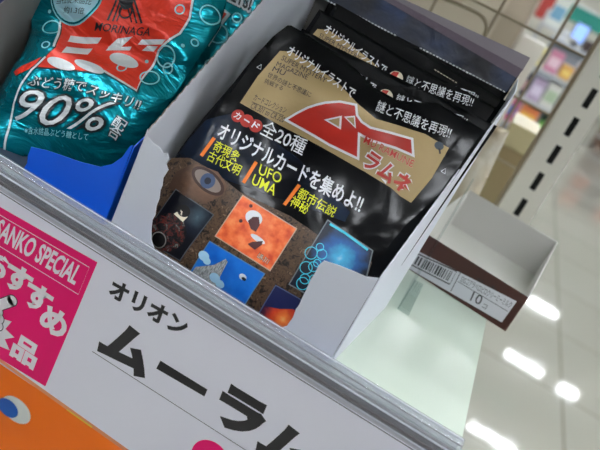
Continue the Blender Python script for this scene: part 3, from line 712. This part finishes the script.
box('slot_shade_block', 18.95, 21.8, 41.5, 44, FZ, 45.9, slot_m, po)  # black block painted as the shade inside the hollow post
def hook(label, pts, rad=0.16):
    o = tube('peg_hook', pts, rad, wire_m); return tag(o, label, 'hook')
hook('large bent wire hook hung on the mesh above the rear black pack', smooth_pts([(4.3,41.0,17.0),(4.4,39.9,16.0),(6.0,39.4,16.1),(8.2,39.4,16.15),(9.2,39.5,15.6),(9.5,39.8,14.6)], 5))
hook('small round wire loop on the mesh left of the large hook', [(3.1+0.75*math.cos(t*math.pi/8),40.85-0.01*t,16.2+0.8*math.sin(t*math.pi/8)) for t in range(15)], 0.14)
# ---------------------------------------------------------------- beyond the mesh
os_ = thing('store_shelf', 'pale shelf board on the far side of the wire mesh', 'shelf', (0,0,-6))
box('shelf_board', -75, 21.5, 44.3, 84, -1.2, -0.02, shelf_white, os_, 0.1); box('front_edge', -75, 21.5, 84.02, 84.3, -3, -0.04, steel_edge, os_, 0.03)
def carton(label, x0, x1, y0, y1, z0, z1, rgb, cap=None, name='carton', cat='carton', group=None, band=None):
    t = thing(name, label, cat, ((x0+x1)/2, (y0+y1)/2, z0), group); w, d, h = (x1-x0)/2, (y1-y0)/2, z1-z0
    box('carton_body', -w, w, -d, d, 0, h, mat('carton %d %d %d' % rgb, rgb, 0.45), t, 0.15)
    if cap: box('carton_lid', -w-0.1, w+0.1, -d-0.1, d+0.1, h*0.72, h+0.1, mat('carton %d %d %d' % cap, cap, 0.45), t, 0.1)
    if band: a = Art(Wall(-d), None); a.poly([(-w*0.8,h*0.25),(w*0.8,h*0.25),(w*0.8,h*0.7),(-w*0.8,h*0.7)], mat('carton %d %d %d' % band, band, 0.45), 0.15); a.build('front_print', t)
    return t
carton('large beige carton behind the mesh above the black packs', -16, 11.6, 62, 80, -6, 34, (174,160,142), band=(190,178,160))
carton('kraft carton with cream lid behind the mesh left of the post', 16.6, 20.4, 70, 82, -6, 5.2, (140,122,88), cap=(186,174,136))
carton('white paper bag standing behind the mesh, right of the beige carton', 12.0, 15.2, 70, 78, -6, 15.5, (226,222,214), name='paper_bag', cat='bag')
# rack of snack packs
rack = thing('display_rack', 'display rack of colourful packs in the distance behind the mesh', 'rack', (0,0,0))
rk = mat('rack enamel', (196,198,200), 0.4)
for z in (-48,-33,-21,-12,-3.5,6.0): box('rack_board', 12, 40, 200, 226, z-0.8, z, rk, rack)
for x in (12.6, 39.4): box('rack_post', x-0.6, x+0.6, 224, 226, FZ, 22, rk, rack)
box('rack_base', 12, 40, 200, 226, FZ, FZ+8, rk, rack)
packs = [('pink', 19.5,23.5,6.0,12.4,(214,140,170),(240,210,220)), ('golden yellow', 24.2,27.8,6.0,10.0,(222,170,90),(240,210,120)), ('pale yellow', 14.5,18.8,6.0,11.5,(232,220,150),(210,200,170)),
 ('white', 28.2,31.0,6.0,12.5,(226,228,232),(150,180,210)), ('dark grey', 31.6,35.5,6.0,13.5,(46,48,58),(90,90,110)), ('black', 28.6,33.0,-3.5,3.4,(28,30,38),(60,90,80)), ('lavender', 19.4,23.2,-3.5,3.2,(190,170,200),(230,220,240)),
 ('cream', 23.8,28.0,-3.5,4.0,(226,226,220),(180,200,170)), ('dark navy', 14.2,18.8,-3.5,3.0,(40,40,66),(200,160,160)), ('orange', 20.2,25.8,-12,-5.2,(226,130,80),(240,190,90)), ('green and black', 26.6,31.0,-12,-5.0,(38,60,48),(120,180,90)),
 ('magenta', 14.4,19.4,-12,-5.0,(206,84,130),(90,110,180)), ('red', 22.0,27.6,-21,-14,(206,74,60),(240,160,70)), ('light blue', 28.4,33.0,-21,-13.5,(168,196,220),(230,236,240)), ('yellow', 24.0,29.4,-33,-25,(232,206,80),(120,170,90)), ('dark blue', 16.0,23.0,-33,-24.5,(60,80,140),(220,120,150)), ('grey', 30.2,36,-33,-24,(160,168,184),(210,210,220)), ('beige', 33.6,38.0,-21,-12.6,(206,196,170),(230,220,200))]
for nm, x0, x1, z0, z1, rgb, band in packs:
    shelf_n = {6.0:'top board', -3.5:'second board', -12:'third board', -21:'fourth board', -33:'fifth board'}[z0]
    carton('blurred %s pack on the %s of the distant display rack' % (nm, shelf_n), x0, x1, 202, 212, z0, z1, rgb, band=band, name='snack_pack', cat='pack', group='packs on the distant display rack')
# counter with screen, banner, red sign
ct = thing('service_counter', 'grey blue service counter in the distance, top right', 'counter', (0,0,0))
box('counter_body', 20, 37, 330, 380, FZ, 12, mat('counter grey', (140,146,156), 0.4), ct, 1); box('counter_top', 19, 38, 326, 384, 12, 14, mat('counter top', (176,180,186), 0.3), ct, 0.5)
sc = thing('tablet_screen', 'small lit pale blue screen standing on the distant counter', 'screen', (29,335,14))
box('screen_stand', -1.5, 1.5, -1, 3, 0, 2, mat('screen black', (20,20,24), 0.4), sc); box('screen_casing', -3.4, 3.4, -0.5, 1, 1.5, 10.5, mat('screen black', (20,20,24), 0.4), sc, 0.3)
box('screen_panel', -3.0, 3.0, -0.7, -0.5, 2.0, 10.0, mat('screen lit', (150,190,255), 0.4, emit=0.45), sc)
carton('dark carton on the distant counter right of the screen', 33.2, 37, 335, 350, 14, 19, (60,46,44))
carton('white carton on the distant counter left of the screen', 22.5, 25, 335, 350, 14, 19, (220,224,228))
gb = thing('green_banner', 'teal green banner hanging in the distance at the top right corner', 'banner', (0,0,0))
box('banner_sheet', 17, 130, 450, 451, 24.5, 33.5, mat('green banner', (0,122,108), 0.5), gb); tube('banner_rod', [(17,450.5,34),(130,450.5,34)], 0.8, rk, gb)
for x in (20, 125): tube('banner_cord', [(x,450.5,34.5),(x,450.5,CZ+6)], 0.25, rk, gb)
rs = thing('red_sign', 'dark red hanging sign in the distance, at the top centre right', 'sign', (0,0,0))
box('sign_board', 7.5, 13.6, 296, 297, 18, 34, mat('sign red', (150,44,36), 0.5), rs); tube('sign_cord', [(9,296.5,34),(9,296.5,CZ+6)], 0.25, rk, rs)
carton('cream and blue pack on top of the display rack', 13.0, 17.4, 202, 212, 17.5, 26, (222,226,220), band=(120,170,200), name='snack_pack', cat='pack')
box('rack_board', 12, 24, 200, 226, 16.7, 17.5, rk, rack)
# far gondola
fg = thing('far_shelving', 'distant brown and dark stocked shelving at the right edge', 'shelving', (0,0,0))
box('shelving_body', 150, 330, 1020, 1060, FZ, -2, mat('far brown', (110,84,70), 0.6), fg, 1)
for z in (-80,-55,-30): box('shelving_board', 148, 332, 1010, 1022, z, z+3, rk, fg)
for k, rgb in enumerate(((170,90,60),(60,50,48),(190,150,120),(96,60,50),(190,186,176),(70,74,80))):
    box('stock_row', 150+k*24, 172+k*24, 1012, 1019, -52, -34, mat('stock %d' % k, rgb, 0.6), fg)
    box('stock_row', 150+k*24, 172+k*24, 1012, 1019, -27, -6, mat('stock %d' % ((k*5+2) % 6), rgb, 0.6), fg)
# ---------------------------------------------------------------- world, camera
w = bpy.data.worlds.new('shop'); bpy.context.scene.world = w; w.use_nodes = True
w.node_tree.nodes['Background'].inputs[0].default_value = (0.9,0.95,1,1); w.node_tree.nodes['Background'].inputs[1].default_value = 0.2
cd = bpy.data.cameras.new('camera'); cam = bpy.data.objects.new('camera', cd); C.objects.link(cam)
from mathutils import Matrix
M = Matrix(((CAM_R[0],CAM_U[0],-CAM_F[0],CAM_T[0]*CM),(CAM_R[1],CAM_U[1],-CAM_F[1],CAM_T[1]*CM),(CAM_R[2],CAM_U[2],-CAM_F[2],CAM_T[2]*CM),(0,0,0,1)))
cam.matrix_world = M
cd.sensor_width = 36; cd.lens = 36*731.07/600; cd.clip_start = 0.01; cd.clip_end = 100
cd.dof.use_dof = True; cd.dof.focus_distance = 0.39; cd.dof.aperture_fstop = 11
bpy.context.scene.camera = cam
sn = bpy.context.scene; sn.view_settings.view_transform = 'Standard'; sn.view_settings.look = 'None'; sn.view_settings.exposure = 0.1; sn.view_settings.gamma = 1
